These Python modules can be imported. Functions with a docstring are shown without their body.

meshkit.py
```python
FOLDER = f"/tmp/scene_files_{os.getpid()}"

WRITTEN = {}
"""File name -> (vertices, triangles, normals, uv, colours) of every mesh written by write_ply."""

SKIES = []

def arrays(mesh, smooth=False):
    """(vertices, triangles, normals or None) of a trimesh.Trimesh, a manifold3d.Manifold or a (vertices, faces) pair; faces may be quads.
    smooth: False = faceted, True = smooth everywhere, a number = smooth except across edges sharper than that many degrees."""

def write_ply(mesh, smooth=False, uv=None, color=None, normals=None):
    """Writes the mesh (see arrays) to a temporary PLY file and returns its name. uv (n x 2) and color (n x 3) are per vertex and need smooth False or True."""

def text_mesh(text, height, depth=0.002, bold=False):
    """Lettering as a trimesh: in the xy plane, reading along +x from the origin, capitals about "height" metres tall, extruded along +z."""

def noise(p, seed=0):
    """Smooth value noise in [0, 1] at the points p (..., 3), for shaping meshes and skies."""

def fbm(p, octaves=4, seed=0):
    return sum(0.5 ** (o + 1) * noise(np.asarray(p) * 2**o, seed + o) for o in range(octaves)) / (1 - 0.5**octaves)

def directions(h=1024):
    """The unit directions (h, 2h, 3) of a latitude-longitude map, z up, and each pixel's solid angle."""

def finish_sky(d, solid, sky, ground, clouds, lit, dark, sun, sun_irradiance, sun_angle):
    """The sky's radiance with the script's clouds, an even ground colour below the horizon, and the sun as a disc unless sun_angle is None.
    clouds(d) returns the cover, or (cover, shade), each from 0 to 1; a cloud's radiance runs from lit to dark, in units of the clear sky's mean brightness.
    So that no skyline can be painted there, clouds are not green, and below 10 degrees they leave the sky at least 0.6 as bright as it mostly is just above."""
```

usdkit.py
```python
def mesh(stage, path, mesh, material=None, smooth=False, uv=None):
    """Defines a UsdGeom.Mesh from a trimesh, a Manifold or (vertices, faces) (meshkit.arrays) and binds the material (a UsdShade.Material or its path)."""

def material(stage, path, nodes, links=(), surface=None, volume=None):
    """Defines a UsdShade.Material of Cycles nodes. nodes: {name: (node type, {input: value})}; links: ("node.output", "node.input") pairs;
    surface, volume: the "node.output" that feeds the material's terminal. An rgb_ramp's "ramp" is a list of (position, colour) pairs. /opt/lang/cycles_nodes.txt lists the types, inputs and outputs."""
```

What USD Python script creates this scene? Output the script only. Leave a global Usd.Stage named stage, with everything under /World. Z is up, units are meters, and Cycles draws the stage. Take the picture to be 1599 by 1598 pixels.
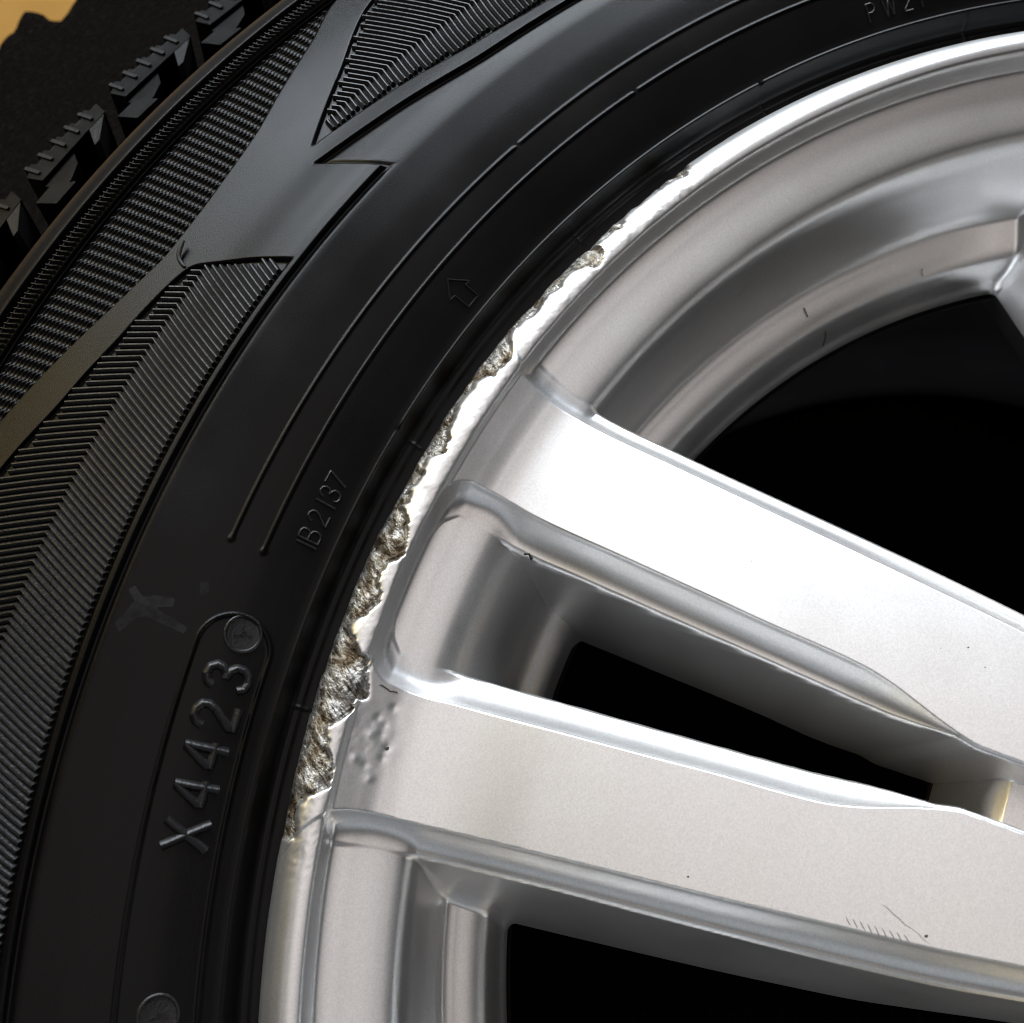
import math, random
import numpy as np
import trimesh
import usdkit, meshkit
from pxr import Usd, UsdGeom, UsdLux, UsdShade, Gf, Sdf, Vt
from scipy.ndimage import distance_transform_edt
from scipy.interpolate import PchipInterpolator as Pchip

rng = np.random.default_rng(7)
stage = Usd.Stage.CreateInMemory()
UsdGeom.SetStageUpAxis(stage, UsdGeom.Tokens.z)
UsdGeom.SetStageMetersPerUnit(stage, 1.0)
UsdGeom.Xform.Define(stage, '/World')

# ---------------------------------------------------------------- camera, lamps
LIP_Z = 0.2085                      # height of the rim lip above the floor (the wheel lies flat)
EYE = np.array([-0.20858443, 0.03918673, LIP_Z + 0.20596616])
TILT_A, TILT_B = -0.2523095845595166, -0.13056219881746237


def camera():
    ca, sa, cb, sb = math.cos(TILT_A), math.sin(TILT_A), math.cos(TILT_B), math.sin(TILT_B)
    M = np.array([[1, 0, 0], [0, ca, -sa], [0, sa, ca]]) @ np.array([[cb, 0, sb], [0, 1, 0], [-sb, 0, cb]])
    flip = np.diag([1.0, -1.0, -1.0])
    right, down, fwd = (flip @ M.T @ e for e in np.eye(3))
    cam = UsdGeom.Camera.Define(stage, '/World/camera')
    m = np.eye(4)
    m[0, :3], m[1, :3], m[2, :3], m[3, :3] = right, -down, -fwd, EYE
    cam.AddTransformOp().Set(Gf.Matrix4d(m.tolist()))
    cam.CreateHorizontalApertureAttr(36.0)
    cam.CreateVerticalApertureAttr(36.0 * 1023 / 1024)
    cam.CreateFocalLengthAttr(36.0 * 1.07)
    cam.CreateClippingRangeAttr(Gf.Vec2f(0.01, 100))
    cam.CreateFStopAttr(22.0)
    cam.CreateFocusDistanceAttr(0.222)
    cam.CreateExposureAttr(0.0)


camera()


def lamp(name, az, el, dist, w, h, radiance, color):
    """A rectangular lamp aimed at the visible part of the wheel."""
    c = np.array([-0.17, 0.10, LIP_Z])
    a, e = math.radians(az), math.radians(el)
    d = np.array([math.cos(e) * math.cos(a), math.cos(e) * math.sin(a), math.sin(e)])
    p = c + d * dist
    zax = d
    xax = np.cross([0, 0, 1], zax) if abs(d[2]) < .99 else np.array([1.0, 0, 0])
    xax /= np.linalg.norm(xax)
    yax = np.cross(zax, xax)
    L = UsdLux.RectLight.Define(stage, '/World/' + name)
    m = np.eye(4)
    m[0, :3], m[1, :3], m[2, :3], m[3, :3] = xax, yax, zax, p
    L.AddTransformOp().Set(Gf.Matrix4d(m.tolist()))
    L.CreateWidthAttr(w)
    L.CreateHeightAttr(h)
    L.CreateIntensityAttr(radiance)
    L.CreateColorAttr(Gf.Vec3f(*color))


lamp('window_light', 97, 30, 1.7, 2.00, 0.78, 17.0, (0.84, 0.92, 1.0))
lamp('ceiling_light', 80, 87, 2.2, 2.5, 2.2, 1.02, (1.0, 0.925, 0.89))
lamp('warm_wall_light', 147, 27, 1.8, 0.80, 0.9, 4.6, (1.0, 0.78, 0.36))
lamp('room_light', 262, 24, 2.4, 3.0, 1.6, 0.55, (0.84, 0.92, 1.0))

# ---------------------------------------------------------------- helpers
NAMES = {}


def path_for(name, parent):
    base = (parent or '/World') + '/' + name
    k = NAMES.get(base, 0)
    NAMES[base] = k + 1
    return base if k == 0 else f'{base}_{k:03d}'


def tag(path, label=None, category=None, group=None, kind=None):
    p = stage.GetPrimAtPath(path)
    for k, v in (('label', label), ('category', category), ('group', group), ('kind', kind)):
        if v:
            p.SetCustomDataByKey(k, v)


def put(name, v, f, mat, parent=None, normals=None, smooth=None, **meta):
    """Defines ONE Mesh prim of the scene and returns its path."""
    v, f = np.asarray(v, float), np.asarray(f, int)
    path = path_for(name, parent)
    if normals is None:
        usdkit.mesh(stage, path, trimesh.Trimesh(v, f, process=False), LOOKS[mat], smooth=smooth if smooth is not None else False)
    else:
        m = UsdGeom.Mesh.Define(stage, path)
        m.CreatePointsAttr(Vt.Vec3fArray.FromNumpy(v.astype(np.float32)))
        m.CreateFaceVertexCountsAttr(Vt.IntArray.FromNumpy(np.full(len(f), 3, np.int32)))
        m.CreateFaceVertexIndicesAttr(Vt.IntArray.FromNumpy(f.astype(np.int32).ravel()))
        m.CreateSubdivisionSchemeAttr('none')
        m.CreateNormalsAttr(Vt.Vec3fArray.FromNumpy(np.asarray(normals).astype(np.float32)))
        m.SetNormalsInterpolation('vertex')
        UsdShade.MaterialBindingAPI.Apply(m.GetPrim()).Bind(LOOKS[mat])
    if meta:
        tag(path, **meta)
    return path


def xform(name, **meta):
    path = path_for(name, None)
    UsdGeom.Xform.Define(stage, path)
    tag(path, **meta)
    return path


def vnormals(v, f):
    n = np.zeros_like(v)
    fc = np.cross(v[f[:, 1]] - v[f[:, 0]], v[f[:, 2]] - v[f[:, 0]])
    for k in range(3):
        np.add.at(n, f[:, k], fc)
    return n / np.maximum(np.linalg.norm(n, axis=1, keepdims=True), 1e-30)


def grid_faces(nr, nc, wrap=False):
    i, j = np.meshgrid(np.arange(nr - 1), np.arange(nc if wrap else nc - 1), indexing='ij')
    a = i * nc + j
    b = i * nc + (j + 1) % nc
    c, d = a + nc, b + nc
    return np.vstack([np.stack([a, b, d], -1).reshape(-1, 3), np.stack([a, d, c], -1).reshape(-1, 3)])


def revolve(prof, n=360, wrap=True):
    prof = np.asarray(prof, float)
    t = np.linspace(0, 2 * np.pi, n, endpoint=False)
    v = np.stack([prof[:, 0][:, None] * np.cos(t), prof[:, 0][:, None] * np.sin(t), np.repeat(prof[:, 1][:, None], n, 1)], -1).reshape(-1, 3)
    return v, grid_faces(len(prof), n, True)


def subset(v, n, f, keep):
    ff = f[keep]
    u, inv = np.unique(ff, return_inverse=True)
    return v[u], n[u], inv.reshape(ff.shape)


def clip_faces(v, f, g):
    """Cuts a triangle mesh along g = 0 and keeps g > 0. Returns vertices and faces."""
    s = g[f] > 0
    c = s.sum(1)
    out = [f[c == 3]]
    nv, base = [], len(v)
    cache = {}

    def edge(a, b):
        key = (a, b) if a < b else (b, a)
        if key not in cache:
            t = g[key[0]] / (g[key[0]] - g[key[1]])
            nv.append(v[key[0]] * (1 - t) + v[key[1]] * t)
            cache[key] = base + len(nv) - 1
        return cache[key]
    add, rim = [], []
    for tri, ss in zip(f[(c > 0) & (c < 3)].tolist(), s[(c > 0) & (c < 3)].tolist()):
        if sum(ss) == 1:
            k = ss.index(True)
            a, b, d = tri[k], tri[(k + 1) % 3], tri[(k + 2) % 3]
            p, q = edge(a, b), edge(a, d)
            add.append((a, p, q))
            rim.append((p, q))
        else:
            k = ss.index(False)
            a, b, d = tri[k], tri[(k + 1) % 3], tri[(k + 2) % 3]
            p, q = edge(a, b), edge(a, d)
            add += [(p, b, d), (p, d, q)]
            rim.append((q, p))
    return np.vstack([v, np.array(nv).reshape(-1, 3)]), np.vstack(out + [np.array(add).reshape(-1, 3)]).astype(int), np.array(rim).reshape(-1, 2).astype(int)


def smax(a, b, k):
    h = np.clip(.5 + .5 * (a - b) / k, 0, 1)
    return b * (1 - h) + a * h + k * h * (1 - h)


def sstep(a, b, x):
    t = np.clip((x - a) / (b - a), 0, 1)
    return t * t * (3 - 2 * t)


def inside(poly, x, y):
    poly = np.asarray(poly, float)
    r = np.zeros(x.shape, bool)
    for (x0, y0), (x1, y1) in zip(poly, np.roll(poly, -1, 0)):
        if y0 == y1:
            continue
        r ^= ((y0 > y) != (y1 > y)) & (x < (x1 - x0) * (y - y0) / (y1 - y0) + x0)
    return r


# ---------------------------------------------------------------- materials
LOOKS = {}
UsdGeom.Scope.Define(stage, '/World/Looks')


def look(name, nodes, links, surface='p.BSDF'):
    LOOKS[name] = usdkit.material(stage, '/World/Looks/' + name, nodes, links, surface=surface)


POS = {'g': ('geometry', {})}
# silver wheel paint: fine aluminium flake under a satin clear coat
look('silver_paint', {**POS,
     'fl': ('voronoi_texture', {'scale': 4200.0}), 'big': ('noise_texture', {'scale': 60.0, 'detail': 3.0}),
     'mid': ('noise_texture', {'scale': 3600.0, 'detail': 2.0}),
     'r1': ('rgb_ramp', {'ramp': [(0.0, (.60, .592, .588)), (.5, (.665, .656, .652)), (1.0, (.73, .72, .716))]}),
     'rr': ('map_range', {'from_min': 0.3, 'from_max': 0.7, 'to_min': 0.36, 'to_max': 0.41}),
     'b': ('bump', {'strength': 0.018, 'distance': 0.0003}),
     'p': ('principled_bsdf', {'metallic': 0.94, 'roughness': 0.42, 'coat_weight': 0.12, 'coat_roughness': 0.15})},
     [('g.position', 'fl.vector'), ('g.position', 'big.vector'), ('g.position', 'mid.vector'), ('fl.color', 'r1.fac'), ('big.fac', 'rr.value'), ('rr.result', 'p.roughness'),
      ('r1.color', 'p.base_color'), ('mid.fac', 'b.height'), ('b.normal', 'p.normal')])
# aluminium laid bare and dragged along a kerb: grey and brown streaks, oxide and dirt in the low places
look('scraped_alloy', {**POS,
     'm0': ('mapping', {'rotation': (0, 0, 0.87)}), 'm': ('mapping', {'scale': (420.0, 1700.0, 700.0)}),
     'n': ('noise_texture', {'scale': 1.0, 'detail': 3.0, 'roughness': 0.6, 'distortion': 0.9}),
     'w': ('noise_texture', {'scale': 210.0, 'detail': 3.0}),
     'fine': ('noise_texture', {'scale': 2600.0, 'detail': 4.0}),
     'r1': ('rgb_ramp', {'ramp': [(0.0, (.012, .010, .008)), (.33, (.026, .021, .016)), (.42, (.18, .168, .15)), (.53, (.38, .368, .35)), (.72, (.56, .55, .53)), (1.0, (.72, .71, .70))]}),
     'r2': ('rgb_ramp', {'ramp': [(0.0, (.10, .06, .035)), (.36, (.22, .165, .11)), (.43, (.60, .53, .43)), (.51, (.95, .935, .91)), (1.0, (1.0, 1.0, 1.05))]}),
     'mx': ('mix', {'mix_type': 'multiply', 'fac': 1.0}),
     'ad': ('math', {'math_type': 'add'}),
     'b': ('bump', {'strength': 0.55, 'distance': 0.0007}),
     'p': ('principled_bsdf', {'metallic': 0.8, 'roughness': 0.40})},
     [('g.position', 'm0.vector'), ('m0.vector', 'm.vector'), ('m.vector', 'n.vector'), ('g.position', 'w.vector'), ('g.position', 'fine.vector'), ('n.fac', 'r1.fac'), ('w.fac', 'r2.fac'),
      ('r1.color', 'mx.color1'), ('r2.color', 'mx.color2'), ('mx.color', 'p.base_color'), ('n.fac', 'ad.value1'), ('fine.fac', 'ad.value2'), ('ad.value', 'b.height'), ('b.normal', 'p.normal')])
# moulded tyre rubber with a dusting of fine grain
look('rubber', {**POS,
     'n': ('noise_texture', {'scale': 5200.0, 'detail': 2.0}), 'w': ('noise_texture', {'scale': 45.0, 'detail': 4.0}),
     'r1': ('rgb_ramp', {'ramp': [(0.0, (.0013, .0011, .0011)), (.5, (.002, .0017, .0017)), (1.0, (.0034, .003, .003))]}),
     'rr': ('map_range', {'from_min': 0.3, 'from_max': 0.7, 'to_min': 0.23, 'to_max': 0.32}),
     'b': ('bump', {'strength': 0.2, 'distance': 0.0003}),
     'p': ('principled_bsdf', {'roughness': 0.26, 'specular_ior_level': 0.125})},
     [('g.position', 'n.vector'), ('g.position', 'w.vector'), ('w.fac', 'r1.fac'), ('w.fac', 'rr.value'), ('rr.result', 'p.roughness'), ('r1.color', 'p.base_color'), ('n.fac', 'b.height'), ('b.normal', 'p.normal')])
look('moulded_rubber', {**POS,
     'n': ('noise_texture', {'scale': 1800.0, 'detail': 3.0}), 'b': ('bump', {'strength': 0.25, 'distance': 0.0004}),
     'p': ('principled_bsdf', {'base_color': (.007, .0065, .007), 'roughness': 0.33, 'specular_ior_level': 0.28})},
     [('g.position', 'n.vector'), ('n.fac', 'b.height'), ('b.normal', 'p.normal')])
look('scuffed_rubber', {**POS,
     'n': ('noise_texture', {'scale': 260.0, 'detail': 5.0, 'roughness': 0.7}),
     'al': ('map_range', {'from_min': 0.38, 'from_max': 0.62, 'to_min': 0.05, 'to_max': 0.4, 'clamp': True}),
     'p': ('principled_bsdf', {'base_color': (.020, .019, .022), 'roughness': 0.6, 'specular_ior_level': 0.2})},
     [('g.position', 'n.vector'), ('n.fac', 'al.value'), ('al.result', 'p.alpha')])
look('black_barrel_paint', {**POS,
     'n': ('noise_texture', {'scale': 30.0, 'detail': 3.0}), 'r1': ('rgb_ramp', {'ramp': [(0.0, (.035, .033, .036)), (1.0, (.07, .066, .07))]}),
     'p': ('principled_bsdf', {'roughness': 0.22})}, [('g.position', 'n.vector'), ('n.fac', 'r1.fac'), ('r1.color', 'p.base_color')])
look('dark_dirt', {**POS, 'n': ('noise_texture', {'scale': 900.0}), 'r1': ('rgb_ramp', {'ramp': [(0.0, (.01, .008, .006)), (1.0, (.06, .045, .03))]}),
     'p': ('principled_bsdf', {'roughness': 0.8})}, [('g.position', 'n.vector'), ('n.fac', 'r1.fac'), ('r1.color', 'p.base_color')])
look('black_knit', {**POS,
     'm': ('mapping', {'rotation': (0, 0, 0.7)}),
     'wv': ('wave_texture', {'wave_type': 'bands', 'bands_direction': 'x', 'scale': 230.0, 'distortion': 3.5, 'detail': 2.0, 'detail_scale': 2.0}),
     'n': ('noise_texture', {'scale': 700.0, 'detail': 4.0}), 'ad': ('math', {'math_type': 'add'}),
     'r1': ('rgb_ramp', {'ramp': [(0.0, (.002, .0017, .0015)), (.55, (.006, .005, .0045)), (1.0, (.022, .018, .016))]}),
     'b': ('bump', {'strength': 0.9, 'distance': 0.002}),
     'p': ('principled_bsdf', {'roughness': 1.0, 'specular_ior_level': 0.03})},
     [('g.position', 'm.vector'), ('m.vector', 'wv.vector'), ('g.position', 'n.vector'), ('wv.fac', 'ad.value1'), ('n.fac', 'ad.value2'), ('n.fac', 'r1.fac'),
      ('ad.value', 'b.height'), ('r1.color', 'p.base_color'), ('b.normal', 'p.normal')])
look('tan_board', {**POS,
     'n': ('noise_texture', {'scale': 25.0, 'detail': 6.0}), 'f': ('noise_texture', {'scale': 900.0, 'detail': 3.0}), 'mf': ('mix_float', {'fac': 0.35}),
     'r1': ('rgb_ramp', {'ramp': [(0.0, (.17, .082, .012)), (.5, (.225, .115, .018)), (1.0, (.28, .15, .03))]}),
     'p': ('principled_bsdf', {'roughness': 0.8, 'specular_ior_level': 0.2})},
     [('g.position', 'n.vector'), ('g.position', 'f.vector'), ('n.fac', 'mf.a'), ('f.fac', 'mf.b'), ('mf.result', 'r1.fac'), ('r1.color', 'p.base_color')])
look('dark_floor', {**POS, 'n': ('noise_texture', {'scale': 14.0, 'detail': 5.0}), 'r1': ('rgb_ramp', {'ramp': [(0.0, (.035, .032, .03)), (1.0, (.07, .064, .06))]}),
     'p': ('principled_bsdf', {'roughness': 0.8})}, [('g.position', 'n.vector'), ('n.fac', 'r1.fac'), ('r1.color', 'p.base_color')])
look('black_fibre', {'p': ('principled_bsdf', {'base_color': (.012, .01, .01), 'roughness': 0.6})}, [])

# ---------------------------------------------------------------- the setting
F = 1.4
n = 24
gx, gy = np.meshgrid(np.linspace(-F, F, n), np.linspace(-F, F, n))
put('floor', np.stack([gx, gy, np.zeros_like(gx) - .0085], -1).reshape(-1, 3), grid_faces(n, n), 'dark_floor', kind='structure')
sheet = trimesh.creation.box([.40, .20, .004])
sheet.apply_transform(trimesh.transformations.rotation_matrix(math.radians(40), [0, 0, 1]))
sheet.apply_translation([-.385, .375, -.0063])
put('cardboard', sheet.vertices, sheet.faces, 'tan_board', label='tan cardboard showing past the ragged edge of the black cloth', category='cardboard')

# black knitted cloth under the wheel, its cut edge crossing the far corner
edge = [(-.75, .10), (-.62, .20), (-.54, .262), (-.50, .285), (-.457, .308), (-.412, .322), (-.3664, .3305), (-.3615, .3400), (-.3568, .3528), (-.3500, .3519), (-.3459, .3485), (-.3409, .3490), (-.3378, .3565), (-.3351, .3617), (-.322, .380), (-.300, .392), (-.268, .408), (-.235, .440), (-.20, .455), (-.10, .50), (.05, .56), (.25, .62)]
edge = np.array(edge) + [-.0035, .0055]
s_ = np.r_[0, np.cumsum(np.linalg.norm(np.diff(edge, axis=0), axis=1))]
ss = np.linspace(0, s_[-1], 420)
edge = np.stack([np.interp(ss, s_, edge[:, k]) for k in (0, 1)], 1)
edge += .0042 * (meshkit.fbm(np.stack([ss * 130, ss * 0, ss * 0], -1), 3)[:, None] - .5) * np.array([-.6, .8])
rows = []
for k, w in enumerate(np.r_[0, .0008, .002, .004, .008, .015, np.linspace(.03, 1.0, 40)]):
    q = edge * (1 - w) + np.array([.10, -.55]) * w + (np.array([.9, -.2]) * w * np.linspace(-1, 1, 420)[:, None]) * .5
    zz = .0028 * (1 - math.exp(-w * 700)) + .0022 * (meshkit.fbm(np.c_[q * 28, np.zeros(420)], 3) - .5) * min(1, w * 120) * (1 if w < .2 else .3)
    rows.append(np.c_[q, zz - .0035 + .0012])
v = np.vstack([np.c_[edge, np.full(420, -.004)]] + rows)
f = grid_faces(len(rows) + 1, 420)
put('black_cloth', v, f[:, ::-1], 'black_knit', normals=-vnormals(v, f),
    label='black ribbed knit cloth with ragged cut edge spread under the wheel', category='cloth')

# ---------------------------------------------------------------- the wheel
WHEEL = xform('car_wheel', label='silver alloy wheel with scraped lip in a black winter tyre lying on black cloth', category='car wheel')
UsdGeom.Xformable(stage.GetPrimAtPath(WHEEL)).AddTranslateOp().Set(Gf.Vec3d(0, 0, LIP_Z))
# the wheel's own axes: z = 0 is the plane of the rim lip, z up out of the wheel's face

AXIS = 158.0                         # degrees: middle of the twin spoke in view; five twins, 72 degrees apart
mm = 1e-3


def pch(rows_, scale=mm):
    a = np.array(rows_, float) * scale
    p = Pchip(a[:, 0], a[:, 1])
    return lambda x: p(np.clip(x, a[0, 0], a[-1, 0]))


ring_z = pch([(165, -150), (174, -62), (175.8, -51), (176.5, -48.2), (178.5, -45.0), (180.5, -41.2), (182.5, -38.4), (185, -37.2), (189, -36.4), (191, -35.9), (192.5, -34.2), (194.5, -29.5), (197.5, -20.5),
              (199.5, -14.2), (201, -11.2), (202.5, -9.9), (205, -9.1), (212, -7.9), (215.5, -7.3), (216.4, -6.8), (217.1, -4.6), (217.8, -1.0), (218.5, -.25), (219.8, 0), (221.5, -.35), (223, -1.3), (224.3, -2.7), (225.2, -4.2), (225.5, -6.0)])
pocket_z = pch([(165, -150), (174, -62), (175.8, -51), (176.5, -48.5), (178.0, -44.5), (179.6, -40.2), (182.8, -37.3), (185, -36.3), (187.3, -34.0), (190.5, -27.5), (195, -18.8), (199.5, -12.8), (203, -10.1), (206, -8.9), (212, -7.9), (215.5, -7.3), (216.4, -6.8), (217.1, -4.6), (217.8, -1.0), (218.5, -.25), (219.8, 0), (221.5, -.35), (223, -1.3), (224.3, -2.7), (225.2, -4.2), (225.5, -6.0)])
face_z = pch([(60, 30.5), (80, 28.5), (100, 24.3), (125, 17.2), (150, 9.95), (180, 1.25), (199, -4.2), (205, -4.8), (209, -4.3), (213, -3.1), (217, -1.7), (219.5, -.85), (221.5, -1.2), (226, -6)])
v_in = pch([(60, 6), (98, 6.0), (111, 6.1), (114, 6.7), (118, 8.0), (123, 10.0), (128, 11.9), (133, 13.2), (140, 14.1), (150, 15.0), (163, 16.5), (183, 18.7), (198, 20.4), (208, 21.6), (212, 21.6), (214.6, 20.6), (216.6, 18.2), (217.6, 15.0), (218.2, 9.0), (219, 0)])
v_insh = pch([(60, 6), (98, 6.0), (118, 6.6), (135, 8.0), (150, 9.4), (160, 10.3), (179, 12.0), (193, 13.2), (219, 14)])
v_out = pch([(60, 20.0), (80, 23.5), (97, 26.5), (109, 28.9), (126, 31.7), (142, 34.3), (159, 36.9), (184, 40.8), (198, 43.0), (207, 44.5), (211.5, 46.0), (214.5, 48.8), (216.4, 52.5), (217.4, 57), (218.2, 70), (219, 90)])
v_outsh = pch([(60, 24.5), (80, 28.4), (92, 31.2), (106, 34.3), (121, 37.0), (137, 39.5), (154, 42.0), (168, 44.0), (184, 46.6), (194, 48.4), (206, 50.8), (219, 53.6)])


def smoother(a, b, x):
    t = np.clip((x - a) / (b - a), 0, 1)
    return t * t * t * (t * (6 * t - 15) + 10)


def cove(t):
    q = 1 - np.clip(t, 0, 1)
    return (1 - q ** 2.1) * smoother(-.03, .14, t) + .09 * smoother(.90, 1.05, t)



def rim_height(th, r):
    """Height of the casting's face at angle th (degrees) and radius r, and which piece it belongs to."""
    k = np.round((th - AXIS) / 72.0)
    a = np.radians(th - AXIS - 72 * k)
    u, v = r * np.cos(a), r * np.sin(a)
    av = np.abs(v)
    zf = face_z(r)
    du = 2e-5
    # towards the slot
    vi, vs = v_in(u), v_insh(u)
    sl = (v_in(u + du) - v_in(u - du)) / (2 * du)
    d = (vi - av) / np.sqrt(1 + sl * sl)
    w = np.clip(vi - vs, .0006, .0066)
    dep = np.clip((vi - vs) / .006, .08, 1) * .006
    t = d / w
    e = np.maximum(0, d - w)
    slot = -dep * cove(np.clip(t, 0, 1.03)) - np.where(e > 0, 2.0 * np.minimum(e, .0003) + 21 * np.maximum(0, e - .0003), 0)
    # towards the window
    vo, vp = v_out(u), v_outsh(u)
    sl = (v_out(u + du) - v_out(u - du)) / (2 * du)
    d2 = (av - vo) / np.sqrt(1 + sl * sl)
    w2 = np.clip(vp - vo, .004, .0068)
    t2 = d2 / w2
    e2 = np.maximum(0, d2 - w2)
    win = -.006 * cove(np.clip(t2, 0, 1.03)) - np.where(e2 > 0, 1.2 * np.minimum(e2, .0004) + 4.2 * np.maximum(0, e2 - .0004), 0)
    hs = zf + np.where(d > 0, slot, 0) + np.where(d2 > 0, win, 0)
    # web that closes the slot near the hub
    web = zf - .012 - np.interp(u, [.0995, .1006, .1016, .110], [0, .0016, .026, .16])
    hs = np.where(av < vi, smax(hs, web, .003), hs)
    hub = .0285 - np.maximum(0, r - .066) * 3.0 - np.where(r < .03, .004, 0)
    hs = smax(hs, hub, .004)
    hr = ring_z(r)
    q = sstep(-.002, .004, vi - av)
    hr = hr * (1 - q) + pocket_z(r) * q
    deep = sstep(.010, .032, -np.maximum(hr, hs))
    h = smax(hr, hs, .0028 + .007 * deep)

    # rounded corners where the opening's outer edge meets the spoke walls
    def corner(a, b, R, h, bmin):
        m = (a < R) & (a > -R) & (b < R) & (b > bmin)
        dc = R - np.hypot(R - np.clip(a, -R, R), R - np.clip(b, -R, R))
        hc = -.0492 + .481 * np.maximum(0, .178 - r) - 3.0 * dc - .016 * sstep(.1 * R, R, -a)
        return np.where(m, smax(h, hc, .0015), h)
    h = np.where((av < vi) & (u > .13), corner(.1768 - r, v_insh(u) + .0008 - av, .0080, h, -.0006), h)
    a, b = u - .1011, v_insh(u) + .0006 - av
    m = (av < vi) & (a > -.0006) & (a < .004) & (b > -.0006) & (b < .004)
    dc = .004 - np.hypot(.004 - np.clip(a, -1, .004), .004 - np.clip(b, -1, .004))
    h = np.where(m, smax(h, -.0150 - 7.0 * dc, .0015), h)
    kind = np.where(r < .068, 2, np.where((hs > hr - .0003) & (r < .2165), 1, 0))
    side = np.where(v < 0, 0, 1)
    return h, kind, (np.mod(k, 5) * 2 + side).astype(int), zf


# outline of the kerb damage, (degrees, mm): inner border of the bared metal along the lip
DMG = [(129.21, 224.54), (129.95, 222.97), (131.26, 224.19), (132.83, 224.41), (134.28, 224.32), (135.17, 222.75), (135.95, 223.54), (136.21, 223.44), (137.04, 223.79), (137.1, 221.55), (137.73, 219.64), (138.23, 219.76), (138.39, 221.4), (139.06, 223.15), (139.9, 223.45), (140.34, 222.63), (141.18, 223.81), (142.25, 222.73), (142.58, 222.77), (143.03, 224.14), (144.18, 224.46), (144.94, 222.04), (145.63, 220.49), (146.19, 221.25), (146.83, 221.33), (146.96, 222.72), (147.58, 223.95), (147.93, 223.61), (148.55, 224.37), (149.31, 224.27), (150.07, 223.53), (151.19, 221.88), (151.97, 221.5), (152.34, 224.01), (153.29, 223.03), (153.74, 223.24), (154.33, 224.37), (154.63, 223.0), (155.05, 222.95), (155.19, 224.56), (155.83, 221.49), (156.81, 219.98), (157.59, 219.11), (158.04, 220.64), (158.63, 221.9), (159.38, 221.74), (159.83, 220.39), (160.28, 219.82), (160.73, 221.08), (161.13, 221.95), (161.61, 223.88), (162.02, 223.54), (162.33, 222.14), (162.94, 219.89), (163.04, 218.12), (163.68, 217.8), (164.8, 216.33), (165.04, 218.02), (165.71, 218.35), (166.09, 219.54), (166.76, 221.78), (167.56, 220.71), (167.92, 219.87), (168.74, 218.37), (169.39, 218.66), (169.65, 220.61), (170.01, 222.51), (170.44, 223.64), (171.55, 222.98), (171.89, 223.29), (171.92, 224.4)]
DMG_POLY = np.array(DMG + [(171.95, 227), (129.1, 227)])
DMG_POLY[:len(DMG), 1] -= .25
LIP_OUT = np.array([(120, 225.5), (129.34, 224.76), (130.51, 224.94), (131.53, 224.6), (132.66, 224.68), (134.23, 224.53), (135.0, 224.52), (135.82, 224.58), (136.99, 223.99), (137.95, 224.7), (139.0, 224.79), (139.78, 224.98), (140.91, 224.66), (142.14, 224.94), (143.7, 225.27), (144.24, 224.98), (145.56, 225.16), (146.49, 225.36), (148.06, 224.97), (149.54, 225.37), (151.03, 225.22), (153.3, 225.14), (154.33, 224.91), (155.53, 225.13), (156.67, 225.58), (159.1, 225.6), (161.06, 225.2), (162.5, 225.5), (164.14, 225.14), (164.56, 225.96), (165.08, 225.98), (166.03, 225.5), (168.43, 225.4), (171.67, 225.06), (176, 225.5)])
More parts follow.
